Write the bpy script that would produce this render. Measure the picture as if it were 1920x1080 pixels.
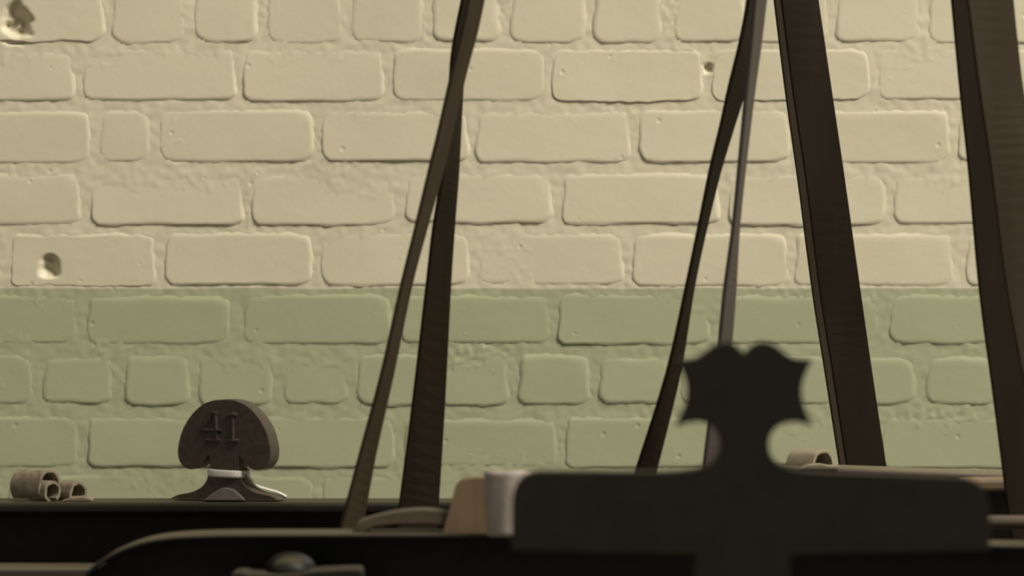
import bpy, bmesh, math, random
from mathutils import Vector, Matrix, noise

for o in list(bpy.data.objects):
    bpy.data.objects.remove(o, do_unlink=True)
scene = bpy.context.scene
C = scene.collection
R = math.radians

# ------------------------------------------------------------------ camera
EYE = 1.55                      # height of the lens above the floor
WALL = 6.0                      # distance of the brick wall
K = 1.49 / WALL / 1920.0        # metres per pixel per metre of distance
cam_d = bpy.data.cameras.new('camera')
cam = bpy.data.objects.new('camera', cam_d)
C.objects.link(cam)
cam.location = (0, 0, EYE)
cam.rotation_euler = (R(90), 0, 0)
cam_d.sensor_width = 36.0
cam_d.lens = 36.0 * WALL / 1.49
cam_d.clip_start = 0.05
cam_d.dof.use_dof = True
cam_d.dof.focus_distance = 5.45
cam_d.dof.aperture_fstop = 5.6
scene.camera = cam

# ------------------------------------------------------------------ world, light, exposure
w = bpy.data.worlds.new('world')
scene.world = w
w.use_nodes = True
bg = w.node_tree.nodes['Background']
bg.inputs[0].default_value = (1.0, 0.95, 0.84, 1)
bg.inputs[1].default_value = 0.26

ld = bpy.data.lights.new('roof_light', 'AREA')   # roof window of the weaving shed, high up to the right
ld.shape = 'RECTANGLE'
ld.size, ld.size_y = 4.6, 2.6
ld.energy = 2030
ld.color = (1.0, 0.955, 0.86)
lo = bpy.data.objects.new('roof_light', ld)
C.objects.link(lo)
lo.location = (6.2, 1.6, 9.6)
lo.rotation_euler = (Vector((0, 6, 1.4)) - Vector(lo.location)).to_track_quat('-Z', 'Y').to_euler()

vs = scene.view_settings
vs.view_transform = 'Standard'
vs.look = 'None'
vs.exposure = 0.0
vs.gamma = 1.0
vs.use_curve_mapping = False


def P(px, py, Y):
    """point of the place seen at photo position (px, py) and standing at distance Y"""
    return Vector(((px - 960) * K * Y, Y, EYE - (py - 540) * K * Y))


# ------------------------------------------------------------------ helpers
def tag(o, label=None, cat=None, group=None, kind=None):
    if label: o['label'] = label
    if cat: o['category'] = cat
    if group: o['group'] = group
    if kind: o['kind'] = kind
    return o


def thing(name, loc, label, cat, group=None):
    o = bpy.data.objects.new(name, None)
    o.empty_display_size = 0.05
    C.objects.link(o)
    o.location = loc
    tag(o, label, cat, group)
    return o


def link(name, me, mat, parent=None, smooth=False, bevel=0, seg=2):
    """link mesh data given in world coordinates; keeps it there when parented"""
    o = bpy.data.objects.new(name, me)
    C.objects.link(o)
    if mat: me.materials.append(mat)
    if smooth:
        for p in me.polygons: p.use_smooth = True
    if bevel:
        m = o.modifiers.new('bevel', 'BEVEL')
        m.width = bevel; m.segments = seg; m.limit_method = 'ANGLE'; m.angle_limit = R(40)
    if parent:
        o.parent = parent
        off = Vector(parent.location)
        p = parent.parent
        while p:
            off += p.location; p = p.parent
        me.transform(Matrix.Translation(-off))
    return o


def mesh_from(name, verts, faces):
    me = bpy.data.meshes.new(name)
    me.from_pydata([tuple(v) for v in verts], [], faces)
    me.update()
    bm = bmesh.new(); bm.from_mesh(me)
    bmesh.ops.recalc_face_normals(bm, faces=bm.faces)
    bm.to_mesh(me); bm.free()
    return me


def outline_prism(name, pts, y0, y1):
    """outline of (x, z) extruded from y0 (front) to y1 (back)"""
    n = len(pts)
    v = [(x, y0, z) for x, z in pts] + [(x, y1, z) for x, z in pts]
    f = [list(range(n)), list(range(2 * n - 1, n - 1, -1))]
    f += [[i, (i + 1) % n, n + (i + 1) % n, n + i] for i in range(n)]
    return mesh_from(name, v, f)


def profile_bar(name, prof, x0, x1, dz=0.0, n=1):
    """profile of (y, z) extruded along x from x0 to x1, rising by dz"""
    m = len(prof)
    v, f = [], []
    for i in range(n + 1):
        t = i / n
        v += [(x0 + (x1 - x0) * t, y, z + dz * t) for y, z in prof]
    for i in range(n):
        for j in range(m):
            a = i * m + j; b = i * m + (j + 1) % m
            f.append([a, b, b + m, a + m])
    f.append(list(range(m))); f.append(list(range(n * m, n * m + m)))
    return mesh_from(name, v, f)


def box(name, x0, x1, y0, y1, z0, z1):
    return profile_bar(name, [(y0, z0), (y1, z0), (y1, z1), (y0, z1)], x0, x1)


def spline(pts, n):
    """smooth curve through 2D points (Catmull-Rom), n steps for each span"""
    out = []
    for i in range(len(pts) - 1):
        p0 = pts[max(i - 1, 0)]; p1 = pts[i]; p2 = pts[i + 1]; p3 = pts[min(i + 2, len(pts) - 1)]
        for s in range(n):
            t = s / n
            out.append(tuple(0.5 * (2 * b + (c - a) * t + (2 * a - 5 * b + 4 * c - d) * t * t + (3 * b - a - 3 * c + d) * t ** 3)
                             for a, b, c, d in zip(p0, p1, p2, p3)))
    out.append(tuple(pts[-1]))
    return out


def tube(name, pts, r, seg=10, cap=True):
    v, f = [], []
    n = len(pts)
    for i, p in enumerate(pts):
        d = (Vector(pts[min(i + 1, n - 1)]) - Vector(pts[max(i - 1, 0)])).normalized()
        u = d.cross(Vector((0, 0, 1)))
        if u.length < 1e-3: u = d.cross(Vector((0, 1, 0)))
        u.normalize(); w_ = d.cross(u)
        rr = r[i] if isinstance(r, (list, tuple)) else r
        for s in range(seg):
            a = 2 * math.pi * s / seg
            v.append(Vector(p) + u * math.cos(a) * rr + w_ * math.sin(a) * rr)
    for i in range(n - 1):
        for s in range(seg):
            f.append([i * seg + s, i * seg + (s + 1) % seg, (i + 1) * seg + (s + 1) % seg, (i + 1) * seg + s])
    if cap:
        f.append(list(range(seg))); f.append(list(range((n - 1) * seg, n * seg)))
    return mesh_from(name, v, f)


# ------------------------------------------------------------------ materials
def new_mat(name):
    m = bpy.data.materials.new(name); m.use_nodes = True
    nt = m.node_tree
    return m, nt, nt.nodes['Principled BSDF']


def nd(nt, typ, **kw):
    n = nt.nodes.new(typ)
    for k, v in kw.items():
        if k.startswith('i_'):
            n.inputs[k[2:]].default_value = v
        else: setattr(n, k, v)
    return n


def wall_paint():
    m, nt, b = new_mat('painted_brickwork')
    L = nt.links.new
    geo = nd(nt, 'ShaderNodeNewGeometry')
    sep = nd(nt, 'ShaderNodeSeparateXYZ'); L(geo.outputs['Position'], sep.inputs[0])
    n1 = nd(nt, 'ShaderNodeTexNoise', i_Scale=9.0, i_Detail=4.0); L(geo.outputs['Position'], n1.inputs['Vector'])
    ma = nd(nt, 'ShaderNodeMath', operation='MULTIPLY_ADD'); L(n1.outputs['Fac'], ma.inputs[0]); ma.inputs[1].default_value = 0.006
    L(sep.outputs['Z'], ma.inputs[2])
    mr = nd(nt, 'ShaderNodeMapRange'); L(ma.outputs[0], mr.inputs['Value'])
    line = P(0, 541, WALL).z + 0.003
    mr.inputs['From Min'].default_value = line - 0.0008; mr.inputs['From Max'].default_value = line + 0.0008
    mix = nd(nt, 'ShaderNodeMix', data_type='RGBA'); L(mr.outputs[0], mix.inputs['Factor'])
    mix.inputs['A'].default_value = (0.345, 0.350, 0.212, 1)     # sage green dado
    mix.inputs['B'].default_value = (0.585, 0.528, 0.372, 1)     # cream above
    # faint blotches of dirt in the paint
    n2 = nd(nt, 'ShaderNodeTexNoise', i_Scale=3.2, i_Detail=6.0, i_Roughness=0.6); L(geo.outputs['Position'], n2.inputs['Vector'])
    rp = nd(nt, 'ShaderNodeMapRange'); L(n2.outputs['Fac'], rp.inputs['Value'])
    rp.inputs['From Min'].default_value = 0.3; rp.inputs['From Max'].default_value = 0.7
    rp.inputs['To Min'].default_value = 0.955; rp.inputs['To Max'].default_value = 1.03
    mul = nd(nt, 'ShaderNodeMix', data_type='RGBA', blend_type='MULTIPLY'); mul.inputs['Factor'].default_value = 1.0
    L(mix.outputs['Result'], mul.inputs['A']); L(rp.outputs[0], mul.inputs['B'])
    L(mul.outputs['Result'], b.inputs['Base Color'])
    b.inputs['Roughness'].default_value = 0.55
    b.inputs['Specular IOR Level'].default_value = 0.35
    # brushed paint, grit and pin holes
    n3 = nd(nt, 'ShaderNodeTexNoise', i_Scale=70.0, i_Detail=5.0, i_Roughness=0.6); L(geo.outputs['Position'], n3.inputs['Vector'])
    vo = nd(nt, 'ShaderNodeTexVoronoi', i_Scale=19.0); L(geo.outputs['Position'], vo.inputs['Vector'])
    pm = nd(nt, 'ShaderNodeMapRange'); L(vo.outputs['Distance'], pm.inputs['Value'])
    pm.inputs['From Min'].default_value = 0.03; pm.inputs['From Max'].default_value = 0.085
    pm.inputs['To Min'].default_value = 0.0; pm.inputs['To Max'].default_value = 1.0
    ad = nd(nt, 'ShaderNodeMath', operation='MULTIPLY_ADD'); L(pm.outputs[0], ad.inputs[0]); ad.inputs[1].default_value = 2.4
    L(n3.outputs['Fac'], ad.inputs[2])
    bp = nd(nt, 'ShaderNodeBump'); bp.inputs['Strength'].default_value = 0.25; bp.inputs['Distance'].default_value = 0.0012
    L(ad.outputs[0], bp.inputs['Height']); L(bp.outputs[0], b.inputs['Normal'])
    return m


def stuff_mat(name, col, col2, rough=0.5, scale=30.0, stretch=(1, 1, 1), bump=0.15, lit_top=None, metal=0.0, spec=0.4, bdist=0.001):
    m, nt, b = new_mat(name)
    L = nt.links.new
    tc = nd(nt, 'ShaderNodeTexCoord')
    mp = nd(nt, 'ShaderNodeMapping'); mp.inputs['Scale'].default_value = stretch
    L(tc.outputs['Object'], mp.inputs['Vector'])
    n = nd(nt, 'ShaderNodeTexNoise', i_Scale=scale, i_Detail=6.0, i_Roughness=0.6); L(mp.outputs[0], n.inputs['Vector'])
    cr = nd(nt, 'ShaderNodeMapRange'); L(n.outputs['Fac'], cr.inputs['Value'])
    cr.inputs['From Min'].default_value = 0.32; cr.inputs['From Max'].default_value = 0.68
    mix = nd(nt, 'ShaderNodeMix', data_type='RGBA'); L(cr.outputs[0], mix.inputs['Factor'])
    mix.inputs['A'].default_value = (*col, 1); mix.inputs['B'].default_value = (*col2, 1)
    out = mix.outputs['Result']
    if lit_top:      # upward faces coloured paler, painting in the light on the ledges
        geo = nd(nt, 'ShaderNodeNewGeometry')
        sp = nd(nt, 'ShaderNodeSeparateXYZ'); L(geo.outputs['Normal'], sp.inputs[0])
        dm = nd(nt, 'ShaderNodeMapRange'); L(sp.outputs['Z'], dm.inputs['Value'])
        dm.inputs['From Min'].default_value = 0.55; dm.inputs['From Max'].default_value = 0.95
        m2 = nd(nt, 'ShaderNodeMix', data_type='RGBA'); L(dm.outputs[0], m2.inputs['Factor'])
        L(out, m2.inputs['A']); m2.inputs['B'].default_value = (*lit_top, 1)
        out = m2.outputs['Result']
    L(out, b.inputs['Base Color'])
    b.inputs['Roughness'].default_value = rough
    b.inputs['Metallic'].default_value = metal
    b.inputs['Specular IOR Level'].default_value = spec
    bp = nd(nt, 'ShaderNodeBump'); bp.inputs['Strength'].default_value = bump; bp.inputs['Distance'].default_value = bdist
    L(n.outputs['Fac'], bp.inputs['Height']); L(bp.outputs[0], b.inputs['Normal'])
    return m


M_WALL = wall_paint()
M_FLOOR = stuff_mat('stone_floor', (0.06, 0.055, 0.045), (0.10, 0.09, 0.075), 0.7, 6)
M_IRON = stuff_mat('black_cast_iron', (0.010, 0.010, 0.008), (0.016, 0.015, 0.011), 0.55, 60, bump=0.3, lit_top=(0.046, 0.037, 0.019), spec=0.2)
M_IRON2 = stuff_mat('grey_cast_iron', (0.012, 0.011, 0.007), (0.017, 0.015, 0.010), 0.7, 40, bump=0.2, spec=0.12, lit_top=(0.045, 0.038, 0.025))
M_BROWNIRON = stuff_mat('brown_cast_iron', (0.052, 0.038, 0.027), (0.078, 0.058, 0.041), 0.6, 120, bump=0.8, spec=0.3)
M_LEATHER = stuff_mat('dark_belt_leather', (0.010, 0.007, 0.004), (0.018, 0.012, 0.007), 0.65, 14, (1, 1, 0.12), bump=0.1, spec=0.06)
M_LEATHER2 = stuff_mat('brown_belt_leather', (0.024, 0.016, 0.009), (0.038, 0.026, 0.015), 0.6, 14, (1, 1, 0.12), bump=0.1, spec=0.1)
M_LEATHER3 = stuff_mat('grey_brown_belt_leather', (0.034, 0.026, 0.022), (0.048, 0.037, 0.032), 0.55, 14, (1, 1, 0.12), bump=0.1, spec=0.3)
M_STRAP = stuff_mat('dusty_strap_leather', (0.17, 0.135, 0.088), (0.30, 0.245, 0.17), 0.8, 90, bump=0.6)
M_STRAP2 = stuff_mat('pale_strap_leather', (0.23, 0.19, 0.125), (0.31, 0.26, 0.175), 0.8, 60, bump=0.4)
M_WOOD = stuff_mat('worn_wood', (0.050, 0.036, 0.020), (0.080, 0.058, 0.032), 0.7, 30, (0.3, 4, 4), bump=0.2)
M_WOODRED = stuff_mat('orange_brown_wood', (0.115, 0.078, 0.042), (0.16, 0.108, 0.058), 0.55, 24, (3, 3, 0.4), bump=0.15)
M_BEAM = stuff_mat('dark_wood_beam', (0.030, 0.021, 0.014), (0.050, 0.034, 0.022), 0.65, 20, (0.2, 4, 4), bump=0.2, lit_top=(0.11, 0.09, 0.05))
M_CLOTH = stuff_mat('off_white_cotton', (0.70, 0.67, 0.58), (0.78, 0.75, 0.66), 0.9, 200, bump=0.4)
M_GREYCLOTH = stuff_mat('greyish_cotton', (0.29, 0.245, 0.205), (0.33, 0.28, 0.235), 0.9, 90, bump=0.4)
M_BOSS = stuff_mat('lit_grey_iron', (0.13, 0.11, 0.092), (0.17, 0.145, 0.12), 0.55, 50, bump=0.3)

# ------------------------------------------------------------------ the brick wall
random.seed(4)
S = K * WALL      # metres per photo pixel on the wall
rows = {   # course: (top, bottom, joints between its bricks), measured in photo pixels on the wall plane
    -1: (-140, -38, [-395, -100, 195, 490, 785, 1080, 1375, 1670, 1965, 2260]),
    0: (-24, 79, [-390, -240, -95, 205, 357, 493, 650, 803, 950, 1105, 1255, 1405, 1560, 1735, 1885, 2035, 2185, 2335]),
    1: (93, 188, [-435, -140, 151, 450, 729, 1029, 1327, 1640, 1935, 2230]),
    2: (208, 303, [-410, -115, 178, 291, 596, 884, 1192, 1490, 1790, 2085, 2380]),
    3: (325, 420, [-430, -135, 163, 464, 752, 1046, 1358, 1666, 1960, 2255]),
    4: (440, 534, [-280, 14, 303, 593, 889, 1178, 1484, 1801, 2095, 2390]),
    5: (553, 643, [-440, -140, 155, 446, 744, 1041, 1341, 1658, 1950, 2245]),
    6: (667, 758, [-380, -230, -80, 72, 224, 366, 520, 662, 817, 962, 1114, 1268, 1420, 1574, 1728, 1880, 2030, 2180, 2330]),
    7: (783, 876, [-440, -140, 156, 450, 748, 1052, 1350, 1648, 1945, 2240]),
    8: (893, 988, [-290, 5, 300, 595, 890, 1185, 1480, 1775, 2070, 2365]),
    9: (1008, 1102, [-430, -140, 155, 450, 745, 1040, 1340, 1640, 1940, 2235]),
}
XL, XR, ZT, ZB = -520, 2480, -170, 1130


def wnoise(x, z, s, seed=0.0):
    return noise.noise(Vector((x * s, seed, z * s)))


# joint bed: gently uneven pointing, running on as a plain wall outside
gx0, gx1 = P(XL, 0, WALL).x, P(XR, 0, WALL).x
gz0, gz1 = P(0, ZB, WALL).z, P(0, ZT, WALL).z
nx, nz = 620, 270
verts, faces = [], []
for j in range(nz + 1):
    for i in range(nx + 1):
        x = gx0 + (gx1 - gx0) * i / nx; z = gz0 + (gz1 - gz0) * j / nz
        fade = min(1, min(i, nx - i) / 8, min(j, nz - j) / 8)
        h = 0.0006 * wnoise(x, z, 28, 3.1) + 0.0007 * wnoise(x, z, 90, 9.0) + 0.0005 * wnoise(x, z, 6, 5.0) + 0.0022 * max(0.0, wnoise(x, z, 10, 12.0)) * wnoise(x, z, 150, 14.0)
        verts.append((x, WALL + 0.0002 * fade - h * fade if fade else WALL, z))
for j in range(nz):
    for i in range(nx):
        a = j * (nx + 1) + i
        faces.append([a, a + 1, a + nx + 2, a + nx + 1])
b0 = len(verts)
WX0, WX1, WZ0, WZ1 = -5.0, 5.0, 0.0, 4.6
verts += [(WX0, WALL, WZ0), (WX1, WALL, WZ0), (WX1, WALL, WZ1), (WX0, WALL, WZ1)]
c00, c10, c11, c01 = 0, nx, nz * (nx + 1) + nx, nz * (nx + 1)
faces += [[b0] + [b0 + 1] + list(range(nx, -1, -1)),
          [b0 + 2, b0 + 3] + [nz * (nx + 1) + i for i in range(nx + 1)],
          [b0 + 3, b0] + [j * (nx + 1) for j in range(nz + 1)],
          [b0 + 1, b0 + 2] + [j * (nx + 1) + nx for j in range(nz, -1, -1)]]
T = 0.30   # thickness of the wall
t0 = len(verts)
verts += [(WX0, WALL + T, WZ0), (WX1, WALL + T, WZ0), (WX1, WALL + T, WZ1), (WX0, WALL + T, WZ1)]
faces += [[t0, t0 + 1, t0 + 2, t0 + 3], [b0, b0 + 1, t0 + 1, t0], [b0 + 1, b0 + 2, t0 + 2, t0 + 1],
          [b0 + 2, b0 + 3, t0 + 3, t0 + 2], [b0 + 3, b0, t0, t0 + 3]]
wall = link('wall_back', mesh_from('wall_back', verts, faces), M_WALL, smooth=False)
for p in wall.data.polygons:
    if len(p.vertices) == 4 and p.area < 0.01: p.use_smooth = True
tag(wall, 'painted brick wall, cream above a sage green dado', kind='structure')

PITS = [  # chipped holes: (px, py, radius px, depth m, row)
    (30, 43, 37, 0.022), (92, 500, 23, 0.015), (1327, 128, 9, 0.006)]


def edge_grid(n, L, e):
    """positions 0..L, closer together near both ends"""
    k = max(4, n // 4)
    a = [e * i / k for i in range(k)]
    mid = [e + (L - 2 * e) * i / (n - 2 * k) for i in range(n - 2 * k + 1)]
    return a + mid + [L - v for v in reversed(a)]


def brick(px0, px1, py0, py1, row, idx):
    pits = [p for p in PITS if px0 - 40 < p[0] < px1 + 40 and py0 - 20 < p[1] < py1 + 20]
    x0, x1 = P(px0, 0, WALL).x, P(px1, 0, WALL).x
    z0, z1 = P(0, py1, WALL).z, P(0, py0, WALL).z
    Lx, Lz = x1 - x0, z1 - z0
    rnd = random.Random(row * 131 + idx * 17)
    H = rnd.uniform(0.0003, 0.0012)
    tx, tz = rnd.uniform(-.0010, .0010), rnd.uniform(-.0003, .0011) + (.0008 if row == 3 else 0)
    rad = rnd.uniform(0.015, 0.024)
    g = 110 if pits else (34 if Lx > 0.16 else 22)
    us = edge_grid(g, Lx, 0.016); vs_ = edge_grid(48 if pits else 18, Lz, 0.014)
    ews = rnd.uniform(0.0055, 0.009)
    v, f = [], []
    for z in vs_:
        for x in us:
            X, Z = x0 + x, z0 + z
            # distance to a rounded rectangle whose edge wanders
            wob = 0.0030 * wnoise(X, Z, 24, 1.7) + 0.0016 * wnoise(X, Z, 80, 4.2)
            qx = abs(x - Lx / 2) - (Lx / 2 - rad); qz = abs(z - Lz / 2) - (Lz / 2 - rad)
            d = rad - math.hypot(max(qx, 0), max(qz, 0)) - min(max(qx, qz), 0) + wob + 0.0005
            low = 0.5 - 0.5 * max(-1, min(1, (z - Lz / 2) / (Lz / 2)))
            ew = ews * (1.9 - 1.35 * low + 0.9 * max(0.0, min(1.0, (x - Lx + 0.03) / 0.02)))
            t = max(0.0, min(1.0, d / ew)); t = t * t * (3 - 2 * t)
            top = H + tx * (x / Lx - .5) + tz * (0.5 - z / Lz) * 2 + 0.0006 * wnoise(X, Z, 14, 8.8) + 0.00012 * wnoise(X, Z, 60, 2.2)
            y = -0.0022 + (top + 0.0022) * t
            for ppx, ppy, pr, pd in pits:
                c = P(ppx, ppy, WALL)
                dd = math.hypot(X - c.x, (Z - c.z) * 0.95) / (pr * S)
                dd += 0.35 * wnoise(X, Z, 60, 6.6)
                if dd < 1:
                    s = max(0.0, min(1.0, (1 - dd) / 0.6)); s = s * s * (3 - 2 * s)
                    y -= pd * s * (0.8 + 0.5 * wnoise(X, Z, 110, 7.0))
            v.append((X, WALL - y, Z))
    n = len(us)
    for j in range(len(vs_) - 1):
        for i in range(n - 1):
            a = j * n + i
            f.append([a, a + 1, a + n + 1, a + n])
    me = bpy.data.meshes.new('brick')
    me.from_pydata(v, [], f); me.update()
    o = link('brick', me, M_WALL, wall, smooth=True)
    # put the origin at the brick's own middle
    mid = Vector((x0 + Lx / 2, WALL, z0 + Lz / 2))
    me.transform(Matrix.Translation(-mid)); o.location = mid
    return o


for r, (yt, yb, js) in rows.items():
    for i in range(len(js) - 1):
        rr = random.Random(r * 77 + i)
        brick(js[i] + 2.5 + rr.uniform(-2, 2), js[i + 1] + 0.5 + rr.uniform(-2, 2), yt - 9 + rr.uniform(-2, 2), yb + 4 + rr.uniform(-2, 2), r, i)

# the joint bed is cut back where the chipped holes go through it
for vtx in wall.data.vertices:
    if abs(vtx.co.y - WALL) < 0.01:
        for ppx, ppy, pr, pd in PITS:
            c = P(ppx, ppy, WALL)
            dd = math.hypot(vtx.co.x - c.x, vtx.co.z - c.z) / (pr * S)
            if dd < 1.15:
                vtx.co.y += pd * 1.25 * min(1, (1.15 - dd) / 0.5)

floor = link('floor', box('floor', -5, 5, -2.5, WALL, -0.12, 0.0), M_FLOOR)
tag(floor, 'dark stone floor of the weaving shed', kind='structure')


# ------------------------------------------------------------------ looms
def leg_pair(parent, x, y0, y1, ztop, mat, wid=0.07):
    """cast end frame: two splayed legs, tie and feet in one casting"""
    ym = (y0 + y1) / 2
    prof = [(y0 - .05, 0), (y0 + .05, 0), (y0 + .055, .03), (y0 + .03, .05), (ym - .03, ztop * .55), (ym + .03, ztop * .55), (y1 - .03, .05), (y1 - .055, .03), (y1 - .05, 0),
            (y1 + .05, 0), (y1 + .05, .03), (y1 + .02, .06), (y1, ztop * .75), (y1, ztop), (y0, ztop), (y0, ztop * .75), (y0 - .02, .06), (y0 - .05, .03)]
    return link('end_frame', profile_bar('end_frame', prof, x - wid / 2, x + wid / 2), mat, parent, bevel=.004)


# --- loom at the left, with the numbered knob ---------------------------------
YF = 5.0
zt = P(0, 942, YF).z
loom = thing('loom', (P(300, 0, YF).x, 5.05, 0), 'black iron loom at left with knob numbered 41 on its top rail', 'loom')
lx0, lx1 = P(-420, 0, YF).x, P(1010, 0, YF).x
link('top_rail', profile_bar('top_rail', [(YF, zt - .012), (YF, zt - .004), (YF + .004, zt), (YF + .10, zt), (YF + .10, zt - .10), (YF + .055, zt - .10), (YF + .055, zt - .02), (YF + .05, zt - .012)], lx0, lx1), M_IRON, loom, bevel=.002)
zl = P(0, 1066, 4.93).z
link('lower_beam', profile_bar('lower_beam', [(4.93, zl - .16), (4.93, zl - .003), (4.933, zl), (5.055, zl), (5.055, zl - .16)], lx0, lx1), M_BEAM, loom, bevel=.002)
link('web_plate', box('web_plate', lx0, lx1, YF + .056, YF + .075, zl, zt - .09), M_BROWNIRON, loom)  # browner than the rail, painting in light bounced off the ledge below
for x in (lx0 + .05, lx1 - .05):
    leg_pair(loom, x, 5.056, 5.10, zl, M_IRON)

# numbered knob, traced at its own size: head like a mushroom on a flared neck
KY = 5.05; yaw = R(-14)
ks = K * KY / 4.5
kc = P(300 + 580 / 4.5, 0, KY)


def kz(v): return P(0, 720 + v / 4.5, KY).z


half = spline([(0, 128), (95, 136), (185, 170), (262, 232), (325, 310), (372, 400), (398, 490), (408, 570), (397, 640), (358, 696), (302, 717), (250, 709), (205, 680), (172, 645), (150, 612), (138, 598), (130, 612), (126, 660), (128, 765)], 4)
half += spline([(144, 775), (158, 815), (205, 870), (290, 910), (400, 932), (475, 965)], 4)
outl = [(u, v) for u, v in half] + [(-u, v) for u, v in reversed(half[1:])]
knob = link('number_knob', outline_prism('number_knob', [(u * ks, kz(v)) for u, v in outl], -.019, .019), M_BROWNIRON, None, bevel=.0035, seg=3)
knob.data.transform(Matrix.Rotation(yaw, 4, 'Z'))
knob.data.transform(Matrix.Translation((kc.x, KY, 0)))
knob.data.transform(Matrix.Translation(-Vector(loom.location)))
knob.parent = loom
knob['label'] = 'brown mushroom-shaped iron knob with raised number 41'


def bars(name, segs, parent, mat, wd=0.0044):
    """raised strokes on the knob's face; segs in knob units (u, v)"""
    bm = bmesh.new()
    for (u0, v0, u1, v1) in segs:
        a = Vector((u0 * ks, 0, kz(v0))); b_ = Vector((u1 * ks, 0, kz(v1)))
        d = (b_ - a); n = Vector((-d.z, 0, d.x)).normalized() * wd / 2
        d = d.normalized() * wd * .35
        ring = [a - d + n, a - d - n, b_ + d - n, b_ + d + n]
        inner = [a + n * .3, a - n * .3, b_ - n * .3, b_ + n * .3]
        vf = [bm.verts.new((p.x, -.0222, p.z)) for p in inner]; vb = [bm.verts.new((p.x, -.0185, p.z)) for p in ring]
        bm.faces.new(vf)
        for i in range(4): bm.faces.new((vf[i], vb[i], vb[(i + 1) % 4], vf[(i + 1) % 4]))
    bmesh.ops.recalc_face_normals(bm, faces=bm.faces)
    me = bpy.data.meshes.new(name); bm.to_mesh(me); bm.free()
    me.transform(Matrix.Rotation(yaw, 4, 'Z')); me.transform(Matrix.Translation((kc.x, KY, 0)))
    me.transform(Matrix.Translation(-Vector(loom.location)))
    o = link(name, me, mat); o.parent = knob
    return o


bars('numeral', [(-95, 240, -195, 385), (-195, 385, -20, 385), (-75, 240, -60, 470), (-95, 240, -60, 240), (-150, 470, -30, 470)], knob, M_BROWNIRON)
bars('numeral', [(80, 250, 80, 470), (40, 262, 80, 245), (80, 245, 110, 258), (35, 472, 125, 472)], knob, M_BROWNIRON)
# little boss at its foot, its lit patch painted as paler grey
link('boss', outline_prism('boss', [(kc.x + (u) * ks, kz(v)) for u, v in spline([(-190, 966), (-110, 905), (-30, 868), (50, 880), (110, 925), (150, 966)], 4)], KY - .042, KY - .015), M_BOSS, loom, bevel=.003)

# cotton tape tied round the knob's neck, tail hanging over its right shoulder
tape_v, tape_f = [], []
N = 28
for i in range(N):
    a = 2 * math.pi * i / N
    ex = math.copysign(abs(math.cos(a)) ** .6, math.cos(a)) * 166 * ks
    ey = math.copysign(abs(math.sin(a)) ** .6, math.sin(a)) * .0235
    for vv, g in ((712, .0), (722, .0012), (760, .0012), (772, 0)):
        sag = 12 * math.cos(a) - 8 * math.sin(a)
        tape_v.append((ex * (1 + g * 8), ey * (1 + g * 10), kz(vv + sag)))
for i in range(N):
    for q in range(3):
        tape_f.append([i * 4 + q, ((i + 1) % N) * 4 + q, ((i + 1) % N) * 4 + q + 1, i * 4 + q + 1])
tp = thing('cotton_tape', (kc.x, KY, kz(772)), 'off-white cotton tape tied round the neck of the numbered knob', 'tape')
me = mesh_from('band', tape_v, tape_f)
me.transform(Matrix.Rotation(yaw, 4, 'Z')); me.transform(Matrix.Translation((kc.x, KY, 0)))
bnd = link('band', me, M_CLOTH, tp, smooth=True)
sm = bnd.modifiers.new('thick', 'SOLIDIFY'); sm.thickness = .0012
tail = [Vector((kc.x + u * ks, KY + dy, kz(v))) for u, v, dy in ((135, 745, -.02), (175, 800, -.012), (232, 868, 0), (320, 902, .004), (410, 928, .003), (480, 962, .0))]
tail = [Vector(p) for p in spline([tuple(p) for p in tail], 5)]
tv, tf = [], []
for i, p in enumerate(tail):
    for dy, dz in ((-.004, .0005), (.009, .0008), (.009, .0028), (-.004, .0022)):
        tv.append(p + Vector((0.001, dy, dz)))
for i in range(len(tail) - 1):
    for q in range(4):
        a = i * 4 + q; b_ = i * 4 + (q + 1) % 4
        tf.append([a, b_, b_ + 4, a + 4])
tf += [[0, 1, 2, 3], [len(tv) - 4 + q for q in range(4)]]
link('tail', mesh_from('tail', tv, tf), M_CLOTH, tp, smooth=True)


# --- curled leather straps -----------------------------------------------------
def curl(name, cx, cz, Y, yaw_deg, rad, width, a0, a1, mat, parent, grow=0.0, thick=.004, squash=1.0):
    """strip of leather bent round a horizontal axis that points off to one side"""
    n = 34
    v, f = [], []
    ax = Vector((math.sin(R(yaw_deg)), -math.cos(R(yaw_deg)), 0))     # towards the viewer, turned sideways
    sd = Vector((math.cos(R(yaw_deg)), math.sin(R(yaw_deg)), 0))
    c = Vector((cx, Y, cz))
    for i in range(n + 1):
        t = i / n
        a = R(a0 + (a1 - a0) * t); r = rad * (1 + grow * t)
        for rr, wv in ((r, .5), (r, -.5), (r - thick, -.5), (r - thick, .5)):
            wob = .0012 * noise.noise(Vector((a * 2, wv * 3, cx * 50)))
            v.append(c + sd * (math.cos(a) * (rr + wob)) + Vector((0, 0, math.sin(a) * (rr + wob) * squash)) + ax * wv * width)
    for i in range(n):
        for q in range(4):
            a = i * 4 + q; b_ = i * 4 + (q + 1) % 4
            f.append([a, b_, b_ + 4, a + 4])
    f += [[0, 1, 2, 3], [n * 4 + q for q in range(4)]]
    return link(name, mesh_from(name, v, f), mat, parent, bevel=.0008, smooth=False)


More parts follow.
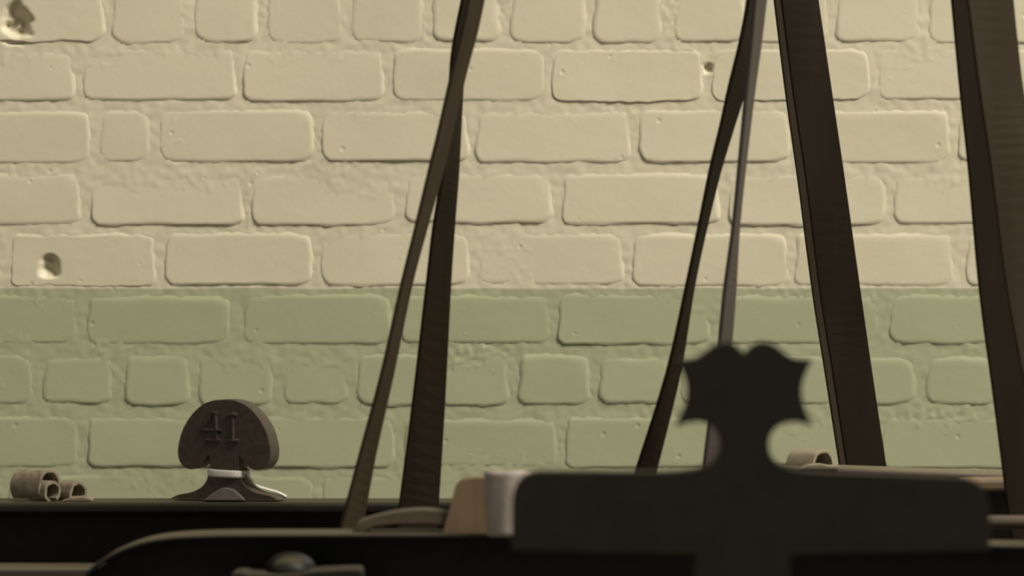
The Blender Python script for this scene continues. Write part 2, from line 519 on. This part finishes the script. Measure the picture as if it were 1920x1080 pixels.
Yc = 5.055
st = thing('leather_strap', (P(90, 0, Yc).x, Yc, zt), 'dusty curled leather strap on the rail left of the numbered knob', 'strap')
sc = K * Yc
r1 = 30 * sc
curl('coil', P(67, 0, Yc).x, zt + 26 * sc, Yc, 52, r1, 60 * sc / .80, -52, 222, M_STRAP, st, squash=1.12)
curl('inner_coil', P(90, 0, Yc).x, zt + 17 * sc, Yc - .016, 50, 20 * sc, 36 * sc, -60, 280, M_STRAP, st, grow=.18)
curl('end_coil', P(134, 0, Yc).x, zt + 12 * sc, Yc, 48, 22 * sc, 32 * sc / .8, -40, 215, M_STRAP, st, squash=1.08)
lap = [P(108, 934, Yc - .02), P(150, 930, Yc - .02)]
link('flat_end', outline_prism('flat_end', [(P(px, 0, Yc).x, zt + h * sc) for px, h in ((118, 0), (138, 8), (162, 9), (176, 5), (178, 0))], Yc - .035, Yc - .005), M_STRAP, st, bevel=.0015)

# --- loom at the right, close to the wall ---------------------------------------
YR = 4.95
sr = K * YR
loom2 = thing('loom', (P(1800, 0, YR).x, YR, 0), 'dark loom close to the wall at right, mostly hidden by the leafy iron crown', 'loom')
rx0, rx1 = P(1402, 0, YR).x, P(2450, 0, YR).x
za = P(0, 872, YR).z; slope = -(890 - 872) / (1900 - 1402.)
zb = za + slope * (2450 - 1402) * sr
link('top_rail', profile_bar('top_rail', [(YR, za - .012), (YR, za - .003), (YR + .003, za), (YR + .11, za), (YR + .11, za - .012)], rx0, rx1, zb - za), M_BEAM, loom2, bevel=.0015)
link('front_board', profile_bar('front_board', [(YR + .03, za - .20), (YR + .03, za - .0125), (YR + .055, za - .0125), (YR + .055, za - .20)], rx0, rx1, zb - za), M_BEAM, loom2)
for x in (rx0 + .05, rx1 - .05):
    leg_pair(loom2, x, YR + .03, YR + .10, za - .06 + (zb - za) * ((x - rx0) / (rx1 - rx0)), M_IRON)
wb = box('wood', P(1806, 0, 4.88).x, P(1990, 0, 4.88).x, 4.885, 4.98, P(0, 922, 4.88).z, P(0, 899, 4.88).z)
link('batten', wb, M_WOODRED, loom2, bevel=.004)

st2 = thing('leather_strap', (P(1520, 0, YR + .05).x, YR + .05, za), 'pale curled leather strap just right of the leafy iron crown', 'strap')
s2 = K * (YR + .05)
zc2 = za + slope * (1520 - 1402) * sr
curl('coil', P(1519, 0, YR + .05).x, zc2 - 4 * s2, YR + .05, 50, 36 * s2, 62 * s2, 4, 178, M_STRAP2, st2, squash=.98)
link('flat_end', outline_prism('flat_end', [(P(px, 0, YR).x, zc2 + h * s2) for px, h in ((1500, -3), (1515, 5), (1538, 6), (1556, 3), (1572, 3), (1572, -4))], YR - .004, YR + .03), M_STRAP2, st2, bevel=.0015)

# --- near loom with the arched top ----------------------------------------------
YN = 4.36
arch_px = spline([(132, 1180), (138, 1130), (148, 1094), (162, 1072), (187, 1051), (222, 1032), (267, 1016), (322, 1007), (400, 1003), (520, 1002)], 5) + [(950, 1002), (1400, 1010), (1860, 1022), (2380, 1032)]
arch = [P(px, py, YN) for px, py in arch_px]
loom3 = thing('loom', (P(900, 0, YN).x, YN + .06, 0), 'black loom with a long rounded arched top along the bottom edge', 'loom')
n = len(arch)
av, af = [], []
th = .004
for i, p in enumerate(arch):
    d = (arch[min(i + 1, n - 1)] - arch[max(i - 1, 0)]); nrm = Vector((d.z, 0, -d.x)).normalized()
    for y, s_ in ((YN, 0), (YN + .10, 0), (YN + .10, 1), (YN, 1)):
        q = p + nrm * th * s_
        av.append((q.x, y, q.z))
for i in range(n - 1):
    for q in range(4):
        a = i * 4 + q; b_ = i * 4 + (q + 1) % 4
        af.append([a, b_, b_ + 4, a + 4])
af += [[0, 1, 2, 3], [(n - 1) * 4 + q for q in range(4)]]
link('arched_flange', mesh_from('arched_flange', av, af), M_IRON, loom3, bevel=.002)
web = [(p.x + .002, p.z - .005) for p in arch]
zlow = P(0, 1400, YN).z
web = web + [(web[-1][0], zlow), (web[0][0], zlow)]
link('web_plate', outline_prism('web_plate', web, YN + .055, YN + .075), M_IRON, loom3)
for x in (arch[0].x + .06, arch[-1].x - .06):
    leg_pair(loom3, x, YN - .02, YN + .14, zlow + .05, M_IRON)
# domed bolt and stepped bracket on the near face
bc = P(541, 1071, YN - .03)
bm = bmesh.new()
prof = [(0, -.10), (.012, -.099), (.019, -.094), (.0225, -.086), (.0235, -.074), (.0235, -.05), (.030, -.05), (.030, -.042), (.018, -.042), (.018, .0)]
NS = 24
rings = []
for (rr, yy) in prof:
    rings.append([bm.verts.new((bc.x + math.cos(2 * math.pi * s / NS) * rr * .9, YN + .056 + yy, bc.z + math.sin(2 * math.pi * s / NS) * rr * .6)) for s in range(NS)] if rr else [bm.verts.new((bc.x, YN + .056 + yy, bc.z))])
for a_, b_ in zip(rings[:-1], rings[1:]):
    for s in range(NS):
        if len(a_) == 1: bm.faces.new((a_[0], b_[s], b_[(s + 1) % NS]))
        else: bm.faces.new((a_[s], b_[s], b_[(s + 1) % NS], a_[(s + 1) % NS]))
bmesh.ops.recalc_face_normals(bm, faces=bm.faces)
me = bpy.data.meshes.new('bolt'); bm.to_mesh(me); bm.free()
link('bolt', me, M_IRON, loom3, bevel=0, smooth=True)
YB = YN - .06
br = [(430, 1140), (430, 1080), (436, 1074), (452, 1073), (468, 1077), (520, 1078), (560, 1077), (580, 1072), (600, 1070), (640, 1068), (672, 1067), (680, 1073), (680, 1140)]
link('bracket', outline_prism('bracket', [(P(a, b_, YB).x, P(a, b_, YB).z) for a, b_ in br], YB, YN + .056), M_IRON2, loom3, bevel=.003)

# round rod behind the arched top, at the right
Yd = 4.62
rr_ = 13 * K * Yd
rod = link('wooden_rod', tube('wooden_rod', [P(1330, 977, Yd), P(1900, 979, Yd), P(2400, 981, Yd)], rr_, 20), M_WOOD, smooth=True)
tag(rod, 'pale round wooden rod behind the arched loom at far right', 'rod')

# --- leafy cast crown, closest to the viewer -----------------------------------
YC = 3.6
cx = 1395
right = spline([(0, 664), (8, 655), (20, 645), (35, 641), (52, 645), (72, 659), (92, 671), (126, 675)], 4)[:-1] + \
        spline([(126, 675), (112, 703), (106, 730), (111, 762), (128, 799)], 4)[:-1] + \
        spline([(128, 799), (108, 792), (85, 790), (62, 798), (48, 815), (45, 838), (54, 860), (76, 874), (110, 881), (150, 884)], 4)
left = [(-u, v) for u, v in right]
o_right = [(cx + u, v) for u, v in right] + spline([(1790, 893), (1818, 898), (1838, 912), (1849, 936), (1852, 965)], 4) + [(1852, 1030)]
o_left = [(cx + u, v) for u, v in left] + spline([(1012, 882), (990, 887), (972, 902), (962, 925), (959, 950)], 4) + [(959, 1030)]
stem_r = [(1484, 1038), (1478, 1050), (1476, 1120), (1470, 1400)]
stem_l = [(1306, 1038), (1304, 1050), (1302, 1120), (1306, 1400)]
out_px = o_right + stem_r + list(reversed(stem_l)) + list(reversed(o_left[1:]))
crown = thing('loom', (P(cx, 0, YC).x, YC, 0), 'blurred dark iron crown with leaf-shaped head and broad shoulders in the foreground', 'loom')
link('crown_plate', outline_prism('crown_plate', [(P(a, b_, YC).x, P(a, b_, YC).z) for a, b_ in out_px], YC - .016, YC + .016), M_IRON2, crown, bevel=.003, seg=2)
pz = P(0, 1395, YC).z
link('post', profile_bar('post', [(YC - .03, .03), (YC + .03, .03), (YC + .022, pz), (YC - .022, pz)], P(1322, 0, YC).x, P(1454, 0, YC).x), M_IRON2, crown, bevel=.004)
link('foot', box('foot', P(1180, 0, YC).x, P(1600, 0, YC).x, YC - .14, YC + .14, 0, .03), M_IRON2, crown, bevel=.006)

# --- wooden lever and cloth on the arched loom -----------------------------------
YL = 4.42
sl = K * YL
ztop = P(0, 1003, YN).z     # top of the arched flange
lev = thing('wooden_lever', (P(800, 0, YL).x, YL, ztop), 'brown wooden lever with a flat tongue and rounded upright end on arched loom', 'lever')


def LP(px, py): q = P(px, py, YL); return (q.x, q.z)


ton = spline([(664, 997), (672, 978), (700, 967), (745, 957), (790, 953), (830, 956), (862, 966)], 4)
link('tongue', outline_prism('tongue', [LP(*p) for p in ton] + [LP(862, 988), LP(800, 981), LP(740, 982), LP(700, 987), LP(684, 997)], YL - .02, YL + .02), M_WOOD, lev, bevel=.004)
blk = spline([(832, 997), (838, 970), (846, 945), (853, 915), (862, 902), (876, 896), (905, 894), (922, 896)], 4)
link('upright_end', outline_prism('upright_end', [LP(*p) for p in blk] + [(LP(922, 0)[0], ztop), (LP(832, 0)[0], ztop)], YL - .026, YL + .026), M_WOODRED, lev, bevel=.008, seg=3)

YW = 4.36
cl = spline([(916, 882), (930, 879), (950, 880), (966, 882), (980, 886)], 4)
cloth_v, cloth_f = [], []
rows_ = 14
for j in range(rows_ + 1):
    t = j / rows_
    py = 882 + (1004 - 882) * t
    for i in range(17):
        u = i / 16
        px = 920 + 6 * t + 66 * u - 14 * t * u
        yy = YW - .006 - .010 * math.sin(u * 3.0) - .0006 * math.sin(u * 12 + t * 2)
        q = P(px, py, YW)
        cloth_v.append((q.x, yy, q.z))
for j in range(rows_):
    for i in range(16):
        a = j * 17 + i
        cloth_f.append([a, a + 1, a + 18, a + 17])
co = link('cloth_wrap', mesh_from('cloth_wrap', cloth_v, cloth_f), M_GREYCLOTH, smooth=True)
sm = co.modifiers.new('thick', 'SOLIDIFY'); sm.thickness = .02; sm.offset = 0
tag(co, 'pale pinkish cloth pad standing between wooden lever and iron crown', 'cloth')


# ------------------------------------------------------------------ drive belts
def strand(name, ctrl, Y, full_px, mat, parent, sign=1, thick=.005, ztop=2.3, zbot=0.95, split=None):
    """belt strand: ctrl = (photo y, left px, right px); where it looks narrower than its
    full width the leather is twisted about its own length"""
    s = K * Y
    Wd = full_px * s
    pts = [(y, (l + r) / 2, r - l) for y, l, r in ctrl]
    sm_ = spline(pts, 8)
    # run on straight above and below the picture
    def ext(a, b, z):
        ytar = 540 - (z - EYE) / s
        k = (ytar - b[0]) / (b[0] - a[0])
        dw = (b[2] - a[2]) * k
        return (ytar, b[1] + (b[1] - a[1]) * k, max(full_px * .25, min(full_px, b[2] + dw * .15)))
    top = ext(sm_[4], sm_[0], ztop); bot = ext(sm_[-5], sm_[-1], zbot)
    sm_ = [top] + sm_ + [bot]
    v, f = [], []
    nn = len(sm_)
    for i, (py, px, wv) in enumerate(sm_):
        c = P(px, py, Y)
        a = P(sm_[max(i - 1, 0)][1], sm_[max(i - 1, 0)][0], Y); b_ = P(sm_[min(i + 1, nn - 1)][1], sm_[min(i + 1, nn - 1)][0], Y)
        d = (b_ - a).normalized()
        acr = d.cross(Vector((0, 1, 0))).normalized()
        if acr.x < 0: acr = -acr
        cosv = max(.03, min(1.0, (wv * s - thick * .3) / Wd))
        th_ = sign * math.acos(cosv)
        e = acr * math.cos(th_) + Vector((0, 1, 0)) * math.sin(th_)
        nrm = -acr * math.sin(th_) + Vector((0, 1, 0)) * math.cos(th_)
        for a_, b2 in ((-.5, -.5), (.5, -.5), (.5, .5), (-.5, .5)):
            v.append(c + e * Wd * a_ + nrm * thick * b2)
    for i in range(nn - 1):
        for q in range(4):
            a = i * 4 + q; b_ = i * 4 + (q + 1) % 4
            f.append([a, b_, b_ + 4, a + 4])
    f += [[0, 1, 2, 3], [(nn - 1) * 4 + q for q in range(4)]]
    o = link(name, mesh_from(name, v, f), mat, parent, bevel=.0012)
    return o


def pulley(parent, x, y, z, r, wid, yawd=0):
    n_ = 40
    ax = Vector((math.sin(R(yawd)), -math.cos(R(yawd)), 0)); sd = Vector((math.cos(R(yawd)), math.sin(R(yawd)), 0))
    v, f = [], []
    for rr, wv in ((.02, -.7), (r * .3, -.45), (r * .82, -.35), (r * .9, -.5), (r, -.5), (r * 1.015, 0), (r, .5), (r * .9, .5), (r * .82, .35), (r * .3, .45), (.02, .7)):
        for s_ in range(n_):
            a = 2 * math.pi * s_ / n_
            v.append(Vector((x, y, z)) + sd * math.cos(a) * rr + Vector((0, 0, math.sin(a) * rr)) + ax * wv * wid)
    for k in range(10):
        for s_ in range(n_):
            f.append([k * n_ + s_, k * n_ + (s_ + 1) % n_, (k + 1) * n_ + (s_ + 1) % n_, (k + 1) * n_ + s_])
    f += [list(range(n_)), list(range(10 * n_, 11 * n_))]
    return link('pulley', mesh_from('pulley', v, f), M_IRON, parent)


# crossed belt, left
ba = thing('drive_belt', (P(760, 0, 4.75).x, 4.75, .95), 'twisted leather belt left of centre, its two runs crossing near the top', 'belt')
strand('run', [(0, 878, 906), (60, 866, 893), (130, 849, 874), (250, 822, 846), (320, 805, 829), (430, 779, 798), (540, 752, 769), (700, 716, 736), (850, 676, 703), (985, 640, 679)], 4.70, 82, M_LEATHER2, ba, 1)
strand('run', [(0, 867, 890), (100, 848, 872), (200, 841, 865), (320, 830, 859), (430, 812, 851), (540, 799, 844), (750, 774, 834), (945, 748, 823)], 4.80, 82, M_LEATHER, ba, 1)
# open belt, middle
bb = thing('drive_belt', (P(1270, 0, 4.75).x, 4.75, .95), 'thin leather belt behind the leafy crown, its two runs spreading downward', 'belt')
strand('run', [(0, 1400, 1421), (80, 1385, 1411), (170, 1363, 1397), (240, 1348, 1376), (320, 1329, 1352), (430, 1307, 1325), (540, 1284, 1302), (700, 1248, 1276), (880, 1192, 1232)], 4.80, 72, M_LEATHER, bb, 1)
strand('run', [(0, 1412, 1438), (90, 1404, 1427), (170, 1396, 1416), (320, 1382, 1398), (430, 1371, 1387), (540, 1356, 1381), (640, 1346, 1373), (760, 1331, 1360), (880, 1316, 1350)], 4.70, 72, M_LEATHER3, bb, 1)
# single wide belt close to the wall
bc_ = thing('drive_belt', (P(1600, 0, 5.17).x, 5.17, .95), 'wide dark leather belt leaning right, near the brick wall between thin belt and far-right belt', 'belt')
strand('run', [(0, 1462, 1536), (170, 1484, 1561), (340, 1509, 1586), (540, 1534, 1614), (700, 1559, 1637), (880, 1586, 1664)], 5.14, 80, M_LEATHER, bc_, 1)
strand('run', [(0, 1449, 1530), (170, 1470, 1552), (340, 1494, 1577), (540, 1520, 1603), (700, 1545, 1626), (880, 1573, 1652)], 5.21, 84, M_LEATHER2, bc_, 1)
# double belt at the right edge
bd = thing('drive_belt', (P(1900, 0, 4.8).x, 4.8, .95), 'broad double run of dark leather belt cut off by the right edge', 'belt')
strand('run', [(0, 1781, 1845), (170, 1797, 1862), (320, 1813, 1879), (540, 1833, 1900), (760, 1862, 1930), (965, 1888, 1957)], 4.81, 70, M_LEATHER, bd, 1)
strand('run', [(0, 1810, 1903), (170, 1832, 1922), (320, 1855, 1950), (540, 1884, 1982), (760, 1926, 2024), (965, 1968, 2066)], 4.72, 100, M_LEATHER2, bd, 1)
